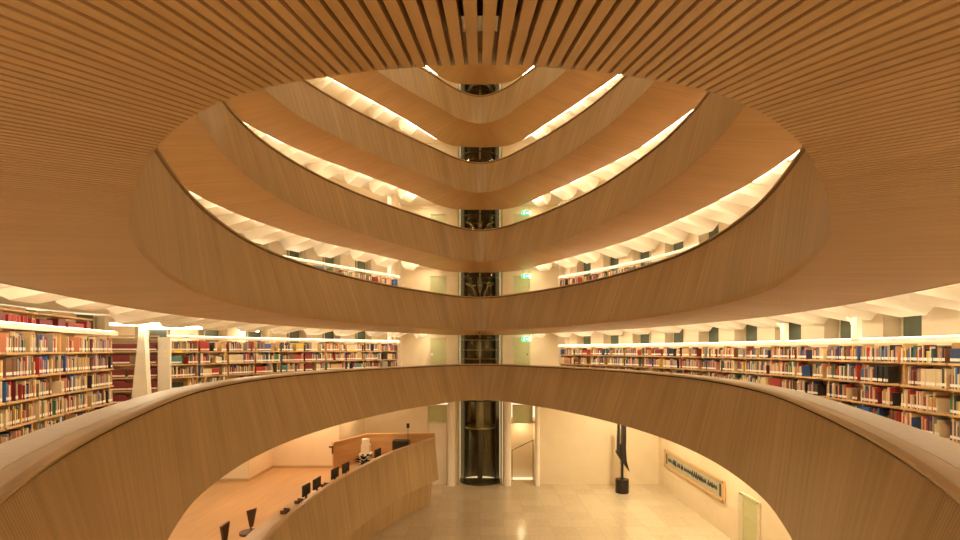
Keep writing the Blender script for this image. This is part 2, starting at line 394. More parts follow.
ELV = (0.0, 26.85)
for k in range(1, 6):
    zf = zrim(k)-.95; zc = zout(k+1)+.30
    for side, W in (('left', WALL_L), ('right', WALL_R)):
        P = catmull(W, False, 6)
        # gallery floor: from handrail lining out to the wall
        rim = rims[k]; rn = normals(rim)
        half = [i for i in range(len(rim)) if (rim[i][0] < 0) == (side == 'left') or abs(rim[i][0]) < .03]
        if side == 'left': q = list(range(len(rim)//2, len(rim)))+[0]
        else: q = list(range(0, len(rim)//2+1))
        inner = (rim+rn*.11)[q]
        if side == 'left': inner = inner[::-1]      # near -> far on both sides
        outerpts = np.vstack([P, [[3.9*(-1 if side == 'left' else 1), 26.1]], [[0, 26.1]]])
        outerpts = np.vstack([[[0, -1.5]], outerpts])
        a, _ = resample(inner, 120, False); b, _ = resample(outerpts, 120, False)
        mb = MB(); strip(mb, a, b, zf, zf, closed=False); 
        strip(mb, a, b, zf-.12, zf-.12, closed=False)
        struct(mb.build('floor_gallery', M['carpet']))
        o_in, _ = resample((outs[k+1])[q][::-1 if side == 'left' else 1], 120, False)
        op2 = np.vstack([[[0, -1.5]], P, [[3.9*(-1 if side == 'left' else 1), 26.1]], [[0, 26.1]]])
        b2, _ = resample(op2, 120, False)
        mb = MB(); strip(mb, o_in, b2, zc, zc, closed=False); strip(mb, o_in, b2, zc+.1, zc+.1, closed=False)
        struct(mb.build('ceiling', M['white']))
        # walls; window niches only where they can be seen (levels 1 and 2)
        sg = 1 if side == 'right' else -1
        if k > 2:
            wall_strip('wall_'+side, W, zf, zc, M['cream'], .12, sg)
        else:
            zb_, zt_ = zf+1.74, zc-.02
            wall_strip('wall_'+side, W, zf, zb_, M['cream'], .12, sg)
            # upper band: piers and niches
            Q, L = resample(P, int(40), False); Qn = normals(Q, False)*sg
            Q2, L = resample(P, 400, False); Qn2 = normals(Q2, False)*sg
            period = 1.75; npd = int(L/period)
            mbp = MB()
            for w in range(npd):
                i0 = int(w*period/L*399); i1 = int((w*period+.78)/L*399); i2 = int((w+1)*period/L*399)
                sweep(mbp, Q2[i0:i1+1], Qn2[i0:i1+1], [(0,zb_),(0,zt_),(.45,zt_),(.45,zb_)], closed=False)
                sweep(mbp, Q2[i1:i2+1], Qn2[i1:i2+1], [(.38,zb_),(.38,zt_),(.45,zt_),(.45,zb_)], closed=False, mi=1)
                if Q2[i1][1] > 4:
                    mw = MB()
                    jj0 = i1+int((i2-i1)*.42)
                    sweep(mw, Q2[jj0:i2], Qn2[jj0:i2], [(.33,zb_+.02),(.33,zt_),(.37,zt_),(.37,zb_+.02)], closed=False)
                    wo = struct(mw.build('window_%d' % (w+1), M['window']))
                    mf = MB()
                    for jx in (jj0, i2-1):
                        mf.box((Q2[jx][0]+Qn2[jx][0]*.34, Q2[jx][1]+Qn2[jx][1]*.34, (zb_+zt_)/2), (.05,.05,zt_-zb_), 0, math.atan2(Qn2[jx][1], Qn2[jx][0]))
                    mf.build('window_frame', M['frame'], wo)
            il = int(npd*period/L*399)
            if il < 397: sweep(mbp, Q2[il:], Qn2[il:], [(0,zb_),(0,zt_),(.45,zt_),(.45,zb_)], closed=False)
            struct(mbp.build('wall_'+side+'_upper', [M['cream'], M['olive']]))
    # ribs of the ceiling
    out = outs[k+1]; Lo = resample(out, 10, True)[1]
    n = int(Lo/1.42); Pp, _ = resample(out, n, True); Nn = normals(Pp)
    zo = zout(k+1)
    mb = MB()
    for i in range(n):
        if Pp[i][1] > 24.6 or Pp[i][1] < .5: continue
        d = Nn[i]; t = np.array([-d[1], d[0]])
        ln = 1.55+.5*bump(Pp[i][1])*(1 if Pp[i][0] < 0 else .3)
        if Pp[i][0] < 0 and Pp[i][1] < 12: ln = 1.05
        if Pp[i][1] > 21: ln = 1.2
        if Pp[i][1] > 23.4: ln = .8
        s0 = .14; b = len(mb.v)
        def q(s, w, z):
            p = Pp[i]+d*s+t*w; return (float(p[0]), float(p[1]), z)
        zt = zc
        for s, hw, ht, zb_ in ((s0+.12,.36,.44,zo+.12), (ln-.18,.33,.40,zo-(.03 if Pp[i][0] < 0 and Pp[i][1] < 12 else .15)), (ln,.35,.40,zo+.06)):
            mb.v += [q(s,-ht,zt), q(s,-hw,zb_), q(s,hw,zb_), q(s,ht,zt)]
        for r_ in (0, 4):
            for m_ in range(3):
                mb.face([b+r_+m_, b+r_+m_+1, b+r_+4+m_+1, b+r_+4+m_])
        mb.face([b,b+1,b+2,b+3][::-1]); mb.face([b+8,b+9,b+10,b+11])
    struct(mb.build('ceiling_ribs', M['white']))
    # end wall with doors beside the lift
    for sd, nm in ((-1,'left'),(1,'right')):
        mb = MB()
        y = 26.1
        def wx(a, b_, z0, z1): mb.box((sd*(a+b_)/2, y+.08, (z0+z1)/2), (abs(b_-a), .16, z1-z0))
        wx(1.12, 1.68, zf, zc); wx(2.52, 3.95, zf, zc); wx(1.68, 2.52, zf+2.2, zc)
        # return wall to the shelf wall
        mb.box((sd*4.05, 25.2, (zf+zc)/2), (.14, 2.0, zc-zf))
        struct(mb.build('wall_back_'+nm, M['cream']))
        md = MB(); md.box((sd*2.1, y+.06, zf+1.10), (.80, .05, 2.16))
        dd = struct(md.build('door_%d' % k, M['door']))
        md = MB()
        for xx in (1.70, 2.50): md.box((sd*xx, y+.02, zf+1.10), (.05, .10, 2.2))
        md.box((sd*2.1, y+.02, zf+2.2), (.85, .10, .05)); md.build('door_frame', M['frame'], dd)
        md = MB(); md.tube([(sd*2.42, y-.01, zf+1.0), (sd*2.42, y-.05, zf+1.0), (sd*2.33, y-.05, zf+1.0)], .012); md.build('door_handle', M['steel'], dd)
        md = MB()
        md.box((sd*2.42-.0, y+.03, zf+1.38), (.12, .012, .12)) if sd < 0 else md.box((2.38, y+.03, zf+1.38), (.07,.012,.07))
        md.build('door_sign', M['paper'] if sd < 0 else M['brown'], dd)
    if k <= 3:
        z = zf+2.13
        e = empty('exit_sign', (2.28, 25.6, z), 0, 'small green running man exit sign by the lift, '+{1:'lowest of the three',2:'middle one of the three',3:'highest of the three'}[k], 'exit sign', 'exit signs beside the lift')
        mb = MB(); mb.box((0,0,0), (.46,.04,.20)); mb.build('sign_panel', M['greensign'], e)
        mb = MB()
        mb.box((-.10,-.024,.055), (.035,.006,.035)); 
        sg_man = []
        for a_, b_ in (((-.10,0,.04),(-.12,0,-.015)), ((-.12,0,-.015),(-.08,0,-.04)), ((-.08,0,-.04),(-.09,0,-.08)), ((-.12,0,-.015),(-.16,0,-.06)), ((-.10,0,.03),(-.06,0,.01)), ((-.10,0,.03),(-.145,0,.015))):
            mb.tube([(a_[0],-.022,a_[2]), (b_[0],-.022,b_[2])], .008, n=6)
        mb.box((-.10,-.023,.03), (.02,.005,.05)); mb.build('running_man', M['signwhite'], e)
        mb = MB()
        for a_, b_ in (((.0,0,0),(.10,0,0)), ((.0,0,0),(.04,0,.035)), ((.0,0,0),(.04,0,-.035))):
            mb.tube([(a_[0],-.022,a_[2]), (b_[0],-.022,b_[2])], .008, n=6)
        mb.build('arrow', M['signwhite'], e)
        mb = MB(); mb.box((.17,-.023,.0), (.07,.005,.14)); mb.build('door_symbol', M['signwhite'], e)
        for hx in (-.15,.15):
            mb = MB(); mb.tube([(hx,0,.1),(hx,0,.27)], .006); mb.build('hanger', M['darksteel'], e)

# ------------------------------------------------------------------ lift
ZG = -6.74
lift = empty('glass_lift', (ELV[0], ELV[1], ZG), 0, 'round dark glass lift shaft rising at the far end of the atrium', 'lift')
def arcpts(r, a0, a1, n): return [(r*math.cos(a0+(a1-a0)*i/n), r*math.sin(a0+(a1-a0)*i/n)) for i in range(n+1)]
topz = zout(6)-ZG+.6
mb = MB()
P = np.array(arcpts(1.0, -PI*1.0, 0, 24)); strip(mb, P, P, .12, topz, closed=False); mb.build('shaft_glass', M['glass'], lift, smooth=True)
mb = MB()
P = np.array(arcpts(.97, 0, PI, 16)); strip(mb, P, P, .0, topz, closed=False)
mb.build('shaft_lining', M['shaft'], lift)
mb = MB()
for a in (-PI+.05, -PI*.78, -PI*.22, -.05): mb.tube([(.99*math.cos(a), .99*math.sin(a), .1), (.99*math.cos(a), .99*math.sin(a), topz)], .028, n=6)
for k in range(0, 6):
    zf = (zrim(k)-.95 if k else zrim(0)-.95)-ZG
    for dz in (2.15,):
        mb.tube([(x, y, zf+dz) for x, y in arcpts(.995, -PI, 0, 20)], .03, n=6)
mb.build('shaft_frame', M['darksteel'], lift)
mb = MB()
for k in range(0, 7): mb.tube([(0, .3, (zrim(k)-1-ZG)), (0, .3, (zrim(k)+H-1-ZG))], .05, n=8)
mb.build('guide_rail', M['steel'], lift)
mb = MB()
Pb = np.array(arcpts(1.08, -PI, 0, 28)); b = len(mb.v)
mb.prism([tuple(p) for p in Pb], 0.005, .13); mb.build('base_plinth', M['darksteel'], lift)
for zz in (1.25, .75, .3):
    mb = MB(); mb.tube([(x, y, zrim(1)-ZG-.1+zz) for x, y in arcpts(.9, -PI*.9, -PI*.1, 12)], .022, n=6); mb.build('cross_bar', M['steel'], lift)
mb = MB(); mb.prism(arcpts(.7, 0, 2*PI-.2, 24), zrim(4)-ZG+.55, zrim(4)-ZG+.75); mb.build('machine_plate', M['carcol'], lift)
for k in range(2, 6):       # curved steel arms, one fan at each floor
    z = zrim(k)-ZG-.15
    for s in (-1, 1):
        mb = MB()
        mb.tube([(s*.14, -.45, z), (s*.17, -.5, z+.3), (s*.25, -.55, z+.65), (s*.42, -.58, z+.93), (s*.72, -.55, z+1.05)], [.07,.06,.055,.055,.05], n=8)
        mb.tube([(s*.22, -.5, z), (s*.36, -.55, z+.32), (s*.62, -.55, z+.52)], .028, n=6)
        mb.tube([(0, -.6, z), (0, -.62, z+.55), (s*.13, -.64, z+1.0)], .022, n=6)
        mb.build('curved_arm', M['carcol'], lift, smooth=True)
    mb = MB(); mb.box((0,-.2,z+1.12), (1.5,.5,.05)); mb.box((0,.3,z+.5), (.7,.1,1.0)); mb.build('bracket_plate', M['darksteel'], lift)
mb = MB(); mb.prism(arcpts(1.02, 0, 2*PI-.2, 28), topz-.05, topz); mb.build('shaft_cap', M['darksteel'], lift)
# lift car
mb = MB(); mb.prism(arcpts(.82, 0, 2*PI-.2, 28), 2.75, 2.83); mb.build('car_floor', M['steel'], lift)
mb = MB(); mb.tube([(0,.05,.13),(0,.05,2.75)], .13, n=14); mb.build('piston', M['darksteel'], lift, smooth=True)
mb = MB(); mb.tube([(0,-.25,2.83),(0,-.25,4.4)], .20, n=16); mb.build('car_column', M['carcol'], lift, smooth=True)
for s in (-1, 1):
    mb = MB(); mb.box((s*1.06, -.75, topz/2+.0), (.10, .16, topz)); mb.build('side_post', M['door'], lift)['label'] = 'pale green glass side post'

# ------------------------------------------------------------------ ground floor
mb = MB(); mb.prism([(-12,-2),(10.2,-2),(10.2,27),(-12,27)], ZG-.1, ZG); struct(mb.build('floor', M['terrazzo']))
zc1 = zrim(1)-.95-.13
XR = 8.95
mb = MB(); mb.box((5.9, 26.15, (ZG+zc1)/2), (6.2, .2, zc1-ZG)); mb.box((1.35,26.15,(ZG+zc1)/2), (.42,.2,zc1-ZG))
mb.box((2.2, 26.15, -3.5+(zc1+3.5+.3)/2-.15+.45), (1.3,.2,.5)); struct(mb.build('wall_back', M['cream']))
mb = MB(); mb.box((XR+.1, 12, (ZG+zc1)/2), (.2, 28.4, zc1-ZG)); struct(mb.build('wall_right_ground', M['cream']))
mb = MB()
mb.box((-3.6-.95, 26.15, (ZG+zc1)/2), (3.9, .2, zc1-ZG)); mb.box((-1.37,26.15,(ZG+zc1)/2), (.5,.2,zc1-ZG))
struct(mb.build('wall_back_left', M['cream']))
# round white columns beside the lift on the ground floor
for x in (-1.42, 1.36, 2.86):
    mb = MB(); mb.tube([(x, 25.86, ZG), (x, 25.86, zc1)], .19 if x < 2 else .12, n=20); 
    o = mb.build('column', M['white'], smooth=True)
    tag(o, {-1.42:'plain cream column on the ground floor left of the lift', 1.36:'plain cream column on the ground floor close right of the lift', 2.86:'slimmer cream column right of the stair door on the ground floor'}[x], 'column', 'ground floor columns beside the lift')
for sd, nm, num in ((-1,'left',7),(1,'right',8)):
    mb = MB(); mb.box((sd*2.13, 26.1, -3.2), (.94, .06, .86)); w = struct(mb.build('window_%d' % (40+num), M['door']))
    mb = MB()
    for xx in (-.48,.48): mb.box((sd*2.13+xx, 26.04, -3.2), (.05,.08,.9))
    for zz in (-.44,.44): mb.box((sd*2.13, 26.04, -3.2+zz), (1.0,.08,.05))
    mb.build('window_frame', M['frame'], w)
mb = MB(); mb.box((-2.13, 26.14, (ZG-3.65)/2), (1.0,.1,-3.65-ZG)); dd = struct(mb.build('door_11', M['white']))
mb = MB()
for xx in (-.47,.47): mb.box((-2.13+xx, 26.05, (ZG-3.65)/2), (.04,.06,-3.65-ZG))
mb.build('door_frame', M['frame'], dd)
# stair seen through the opening right of the lift
mb = MB(); mb.box((2.15, 27.6, (ZG-3.65)/2), (1.6,.1,-3.65-ZG)); mb.box((1.5,26.9,(ZG-3.65)/2),(.1,1.5,-3.65-ZG)); mb.box((2.85,26.9,(ZG-3.65)/2),(.1,1.5,-3.65-ZG)); mb.box((2.15,26.9,-3.62),(1.5,1.6,.08))
struct(mb.build('wall_stair', M['cream']))
mb = MB(); mb.tube([(1.62,26.62,-5.15),(2.74,26.62,-4.6)], .02, n=8); mb.tube([(1.64,26.62,-5.15),(1.64,26.62,-6.7)], .02); mb.tube([(2.72,26.62,-4.62),(2.72,26.62,-6.7)], .02)
tag(mb.build('stair_handrail', M['darksteel']), 'thin dark sloping handrail in the stair opening right of the lift', 'handrail')
# right wall door and picture
mb = MB(); mb.box((XR-.02, 17.15, ZG+.90), (.04, .90, 1.80)); dd = struct(mb.build('door_12', M['door']))
mb = MB()
mb.box((XR-.03, 17.75, ZG+.93), (.07,.30,1.86)); mb.box((XR-.03, 16.66, ZG+.93), (.07,.08,1.86)); mb.box((XR-.03,17.2,ZG+1.85),(.07,1.25,.08)); mb.build('door_frame', M['frame'], dd)
mb = MB(); mb.box((XR-.042, 17.15, ZG+1.2), (.012,.88,.015)); mb.build('door_rail', M['frame'], dd)
pic = empty('framed_picture', (XR-.02, 22.0, -5.18), 0, 'long low wooden framed panel with dark markings on the right ground floor wall', 'picture')
mb = MB(); mb.box((-.02,0,0), (.03,5.9,.66)); mb.build('panel', M['pic'], pic)
mb = MB()
for zz in (-.35,.35): mb.box((-.03,0,zz), (.06,6.1,.09))
for yy in (-3.0,3.0): mb.box((-.03,yy,0), (.06,.16,.78))
mb.build('frame', M['picframe'], pic)
mb = MB(); y = -2.5
for yy in (-2.75, 2.75): mb.box((-.042,yy,0), (.01,.13,.46))
while y < 2.5:
    w = random.uniform(.08,.2); h = random.uniform(.14,.3)
    mb.tube([(-.04,y,-h/2+.02),(-.04,y+w*.5,h/2),(-.04,y+w,-h*.3)], .028, n=5)
    if random.random() < .6: mb.tube([(-.04,y,.02),(-.04,y+w,-.04)], .02, n=5)
    y += w+random.choice((.02,.04,.05,.14))
mb.build('dark_markings', M['picmark'], pic)
# bronze figure on a plinth
st = empty('bronze_sculpture', (6.72, 24.6, ZG), 0, 'tall thin dark abstract sculpture on a block plinth near the back wall', 'sculpture')
mb = MB(); mb.prism(arcpts(.31, 0, 2*PI-.3, 20), 0, .64); mb.build('plinth', M['bronze'], st)
mb = MB(); mb.box((0,0,1.05), (.11,.11,.9))
def sheet(poly, y0, y1):
    b = len(mb.v); n = len(poly)
    for p in poly: mb.v.append((p[0], y0, p[1]))
    for p in poly: mb.v.append((p[0], y1, p[1]))
    for i in range(n): mb.face([b+i, b+(i+1) % n, b+n+(i+1) % n, b+n+i])
    mb.face([b+i for i in range(n)]); mb.face([b+n+i for i in range(n)][::-1])
sheet([(-.06,1.35),(.06,1.35),(.14,1.7),(.17,2.6),(.16,3.5),(.0,3.7),(-.05,2.6),(-.05,1.7)], -.12, .10)
sheet([(-.25,2.0),(-.12,2.2),(-.11,3.4),(-.20,3.6),(-.24,2.6)], -.06, .06)
sheet([(-.02,1.45),(-.30,1.92),(-.14,2.15),(-.02,2.35)], -.05, .12)
sheet([(.05,1.5),(.10,1.3),(.33,1.0),(.2,1.5),(.15,2.3),(.06,2.2)], -.10, .06)
mb.build('figure', M['bronze'], st)
mb = MB(); mb.box((-.17,0,2.10), (.10,.05,.05)); mb.build('steel_detail', M['steel'], st)

# ------------------------------------------------------------------ lower gallery on the left (reception)
zr0 = -3.86; zf0 = zr0-.95
R0 = [(-3.2,4.0),(-3.9,7.0),(-4.38,10.7),(-4.42,13.4),(-4.1,16.2),(-3.2,20.0),(-1.98,22.85)]
B0 = [(-2.9,4.2),(-3.55,7.2),(-4.0,10.8),(-4.1,13.4),(-3.82,16.1),(-2.95,19.75),(-1.78,22.4)]
K0 = [(-3.5,4.0),(-4.1,7.0),(-4.6,10.7),(-4.7,13.4),(-4.4,16.2),(-3.5,20.0),(-2.2,22.8)]
ns = 480
r0, _ = resample(smooth(resample(catmull(R0, False),200,False)[0],10,False), ns, False)
b0, _ = resample(smooth(resample(catmull(B0, False),200,False)[0],10,False), ns, False)
k0, _ = resample(smooth(resample(catmull(K0, False),200,False)[0],10,False), ns, False)
n0 = normals(r0, False); n0 = -n0 if n0[100][0] > 0 else n0     # outward = towards -x
root = empty('gallery_balcony', (0,0,0), 0, 'curved oak reception balcony on the left above the ground floor, with computers along it', 'gallery', 'oval gallery rings around the atrium')
mb = MB(); slat_strip(mb, b0, r0, zr0-1.72, zr0-.03, .10, .006, lambda i: (n0[min(i,ns-1)][0], n0[min(i,ns-1)][1], 0), closed=False)
# end face
e1 = r0[-1]+n0[-1]*.12; b = len(mb.v)
mb.v += [(b0[-1][0],b0[-1][1],zr0-1.72),(r0[-1][0],r0[-1][1],zr0-.03),(e1[0],e1[1],zr0-.03),(b0[-1][0]+n0[-1][0]*.5,b0[-1][1]+n0[-1][1]*.5,zr0-1.72)]
mb.face([b,b+1,b+2,b+3]); mb.build('parapet', M['oak'], root)
mb = MB(); strip(mb, k0, k0+n0*0+np.array([.12,0]), ZG, zr0-1.72, closed=False); mb.build('plinth', M['oak'], root)
mb = MB(); strip(mb, b0, b0+n0*.9, zr0-1.72, zr0-1.72, closed=False); mb.build('soffit', M['oak_soffit'], root)
mb = MB()
sweep(mb, r0, n0, [(-.035, zr0-.02), (-.02, zr0+.005), (.0, zr0+.008), (.10, zr0+.008), (.11, zr0), (.11, zr0-.045), (-.03, zr0-.04)], closed=False)
mb.build('handrail', M['oak_cap'], root)
mb = MB(); sweep(mb, r0, n0, [(.06, zr0-.05), (.10, zr0-.05), (.10, zf0), (.06, zf0)], closed=False); mb.build('inner_lining', M['oak'], root)
mb = MB(); sweep(mb, r0[:430], n0[:430], [(.12, zr0-.26), (.75, zr0-.26), (.75, zr0-.30), (.12, zr0-.30)], closed=False)
mb.build('counter_top', M['oak_cap'], root)
mb = MB(); sweep(mb, r0[:430], n0[:430], [(.70, zr0-.30), (.73, zr0-.30), (.73, zf0), (.70, zf0)], closed=False); mb.build('counter_front', M['oak'], root)
# partition of the reception at the far end
tp = zr0+.12
prt = empty('wood_partition', (0,0,0), 0, 'low oak partition enclosing the far end of the reception balcony', 'partition')
mb = MB()
PP = np.array([(-5.85,20.75),(-4.95,22.9),(-2.0,23.05)])
Pn = normals(PP, False)
mb = MB(); sweep(mb, PP, -Pn, [(0,zf0),(0,tp),(.06,tp),(.06,zf0)], closed=False); mb.build('panel', M['oak_soffit'], prt)
mb = MB(); sweep(mb, PP, -Pn, [(-.02,tp),(-.02,tp+.06),(.10,tp+.06),(.10,tp)], closed=False); mb.build('top_rail', M['shelf_wood'], prt)
# floor and walls of the reception level
poly = [(float(p[0]), float(p[1])) for p in (r0+n0*.08)[::8]]+[(-2.0,23.1),(-5.8,23.1),(-5.8,21.3),(-8.45,21.3),(-8.5,19.1),(-12,19.1),(-12,4)]
mb = MB(); mb.prism(poly, zf0-.12, zf0); struct(mb.build('floor_reception', M['woodfloor']))
mb = MB()
W0 = [(-12,19.1),(-8.5,19.1),(-8.45,21.25),(-5.8,21.25),(-5.8,26.0)]
W0n = normals(np.array(W0, float), False)
def seg_wall(mb, a, b, z0, z1, t=.1):
    a = Vector(a); b = Vector(b); c = (a+b)/2; d = b-a
    mb.box((c.x, c.y, (z0+z1)/2), (d.length, t, z1-z0), 0, math.atan2(d.y, d.x))
seg_wall(mb, (-12,19.15), (-8.5,19.15), zf0-.1, zc1); seg_wall(mb, (-8.55,19.2), (-8.55,21.35), zf0-.1, zc1)
seg_wall(mb, (-8.5,21.3), (-5.75,21.3), zf0-.1, zc1); seg_wall(mb, (-5.8,21.35), (-5.8,26.0), zf0-.1, zc1)
struct(mb.build('wall_left_reception', M['cream']))
mb = MB()
for a, b_ in zip(W0[:3], W0[1:4]): seg_wall(mb, (a[0]+.0, a[1]-.03), (b_[0]+.0, b_[1]-.03), zf0, zf0+.09, .04)
struct(mb.build('baseboard_left', M['oak_cap']))

# ------------------------------------------------------------------ things on the reception counter
def proj(x, y, z): return 480+520*x/y, 350-520*z/y
def on_counter(px, off=.42):
    best = None
    for i in range(430):
        p = r0[i]+n0[i]*off; x, _ = proj(p[0], p[1], 0)
        if best is None or abs(x-px) < best[0]: best = (abs(x-px), p, n0[i])
    return best[1], best[2]
zt0 = zr0-.26
def monitor(px, label, s=1.):
    p, n = on_counter(px); a = math.atan2(n[1], n[0])
    e = empty('computer_monitor', (p[0], p[1], zt0), a, label, 'monitor', 'monitors along the reception counter')
    mb = MB(); mb.box((.0,0,.30*s), (.04,.50*s,.32*s)); mb.build('screen', M['black'], e)
    mb = MB(); mb.box((.0,0,.08), (.03,.06,.16)); mb.build('stand', M['black'], e)
    mb = MB(); mb.box((.0,0,.008), (.16,.22,.016)); mb.build('foot', M['black'], e)
monitor(306, 'black monitor on the counter, nearest of the row along the balcony', .95)
monitor(317, 'black monitor on the counter, second in from the near end of the row', .95)
monitor(335, 'black monitor on the counter in front of the partition corner', .95)
monitor(346, 'black monitor on the counter just left of the dark plant', .95)
monitor(378, 'black monitor on the counter just right of the dark plant', .95)
p, n = on_counter(364)
pl = empty('potted_plant', (p[0], p[1], zt0), 0, 'bushy dark plant between the monitors on the reception counter', 'plant')
mb = MB(); mb.tube([(0,0,0),(0,0,.16)], [.09,.12], n=12); mb.build('pot', M['black'], pl)
mb = MB()
for i in range(70):
    a = random.uniform(0, 2*PI); r_ = random.uniform(.15,.5); h = random.uniform(.12,.36)
    c = Vector((r_*math.cos(a)*.6, r_*math.sin(a), h)); w = .05
    q = Vector((math.cos(a), math.sin(a), .3)).normalized(); s_ = q.cross(Vector((0,0,1)))*w
    b = len(mb.v); mb.v += [tuple(c-q*.12), tuple(c+s_), tuple(c+q*.12+Vector((0,0,-.03))), tuple(c-s_)]; mb.face([b,b+1,b+2,b+3])
mb.build('leaves', M['leaf'], pl)
mb = MB()
for i in range(8):
    a = 2*PI*i/8; mb.tube([(0,0,.14),(.1*math.cos(a),.2*math.sin(a),.28)], .008, n=5)
mb.build('stems', M['leaf'], pl)
for px, lb in ((285,'small brown box on the counter, nearest the camera'),(299,'small brown box on the counter beside the nearest monitor'),(325,'small brown box on the counter between two monitors')):
    p, n = on_counter(px, .5); e = empty('document_tray', (p[0],p[1],zt0), math.atan2(n[1],n[0]), lb, 'tray', 'brown trays on the reception counter')
    mb = MB(); mb.box((0,0,.01), (.16,.22,.02)); mb.box((0,-.105,.05), (.16,.012,.08)); mb.box((0,.105,.05), (.16,.012,.08)); mb.box((-.075,0,.05), (.012,.22,.08)); mb.build('tray', M['brown'], e)
    mb = MB(); mb.box((.01,0,.035), (.13,.18,.03)); mb.build('paper_stack', M['brown'], e)
def stool(x, y, label, tilt):
    e = empty('reception_chair', (x, y, zf0), tilt, label, 'chair', 'chairs behind the reception counter')
    mb = MB()
    pts = [(-.03,.56),(.05,.56),(.13,1.0),(-.10,.94)]
    b = len(mb.v)
    for yy in (-.03,.03):
        for q in pts: mb.v.append((q[0], yy+ .18, q[1]))
    mb.face([b,b+1,b+2,b+3][::-1]); mb.face([b+4,b+5,b+6,b+7])
    for i in range(4): mb.face([b+i, b+(i+1)%4, b+4+(i+1)%4, b+4+i])
    mb.build('backrest', M['brown'], e)
    mb = MB(); mb.prism(arcpts(.22,0,2*PI-.3,16), .44, .50); mb.build('seat', M['brown'], e)
    mb = MB(); mb.tube([(0,.16,.5),(0,.19,.62)], .02); mb.build('back_support', M['darksteel'], e)
    mb = MB(); mb.tube([(0,0,.06),(0,0,.44)], .025); mb.build('pedestal', M['darksteel'], e)
    mb = MB()
    for i in range(5):
        a = 2*PI*i/5; mb.tube([(0,0,.08),(.26*math.cos(a),.26*math.sin(a),.03)], .018, n=6)
    mb.build('base', M['darksteel'], e)
stool(-5.48, 12.35, 'dark brown chair with a tapered back on the wood floor behind the counter', .2)
stool(-5.47, 11.4, 'narrow brown chair at the near end of the reception floor, by the photo bottom', 1.2)
# white printer and display case, sign on a rod
e = empty('desk_printer', (-4.85, 22.1, zf0), 0, 'white box shaped printer standing against the oak partition', 'printer')
mb = MB(); mb.box((0,0,.62), (.36,.34,.36)); mb.build('paper_feeder', M['paper'], e)
mb = MB(); mb.box((0,0,.22), (.5,.45,.44)); mb.build('printer_body', M['paper'], e)
mb = MB(); mb.box((0,-.05,.92), (.3,.2,.24)); mb.build('scanner_lid', M['paper'], e)
mb = MB(); mb.box((-3.42, 22.55, zf0+.45), (.68,.5,.9)); tag(mb.build('cabinet', M['darksteel']), 'dark grey low cabinet at the far end inside the reception partition', 'cabinet')
e = empty('counter_sign', (-3.15, 22.75, zr0-.95), 0, 'small dark sign on a thin rod above the reception partition', 'sign')
mb = MB(); mb.tube([(0,0,0),(0,0,1.42)], .012, n=6); mb.build('rod', M['darksteel'], e)
mb = MB(); mb.box((0,0,1.50), (.13,.03,.2)); mb.build('plate', M['black'], e)
e = empty('wall_hook', (-5.87, 20.7, zr0-.12), 0, 'small dark bracket on the near corner of the oak partition', 'bracket')
mb = MB(); mb.box((0,0,0), (.05,.05,.3)); mb.box((-.06,0,.12), (.16,.05,.06)); mb.build('bracket_body', M['darksteel'], e)

# ------------------------------------------------------------------ bookcases
def lin(pts, step=1.0):
    P = catmull(pts, False, 20); L = resample(P, 5, False)[1]; n = max(1, round(L/step))
    Q, _ = resample(P, n+1, False); return Q
PALETTE = {
 'cream': ((.70,.56,.34),.24), 'tan': ((.50,.33,.16),.15), 'brown': ((.20,.09,.04),.10), 'red': ((.42,.04,.03),.10), 'dark red': ((.20,.02,.02),.07),
 'navy': ((.03,.05,.13),.08), 'blue': ((.05,.12,.34),.06), 'black': ((.025,.022,.02),.08), 'green': ((.04,.16,.06),.04), 'grey': ((.30,.28,.24),.06),
 'yellow': ((.65,.45,.08),.03), 'salmon': ((.62,.26,.16),.05), 'teal': ((.08,.22,.22),.02), 'olive': ((.20,.18,.07),.03)}
cnames = list(PALETTE); cw = np.array([PALETTE[c][1] for c in cnames]); cw /= cw.sum()
BM = [plain(c.replace(' ', '_')+'_book_cover', PALETTE[c][0], .5, var=.05) for c in cnames]
BOARDS = {'L': [1.56,1.18,.80,.42,.05], 'R': [1.39,.99,.59,.19]}
RAILZ = {'L': 1.97, 'R': 1.77}
books = []      # (matrix params) x,y,z,angle,w,h,d,colour,shelfindex,bay label
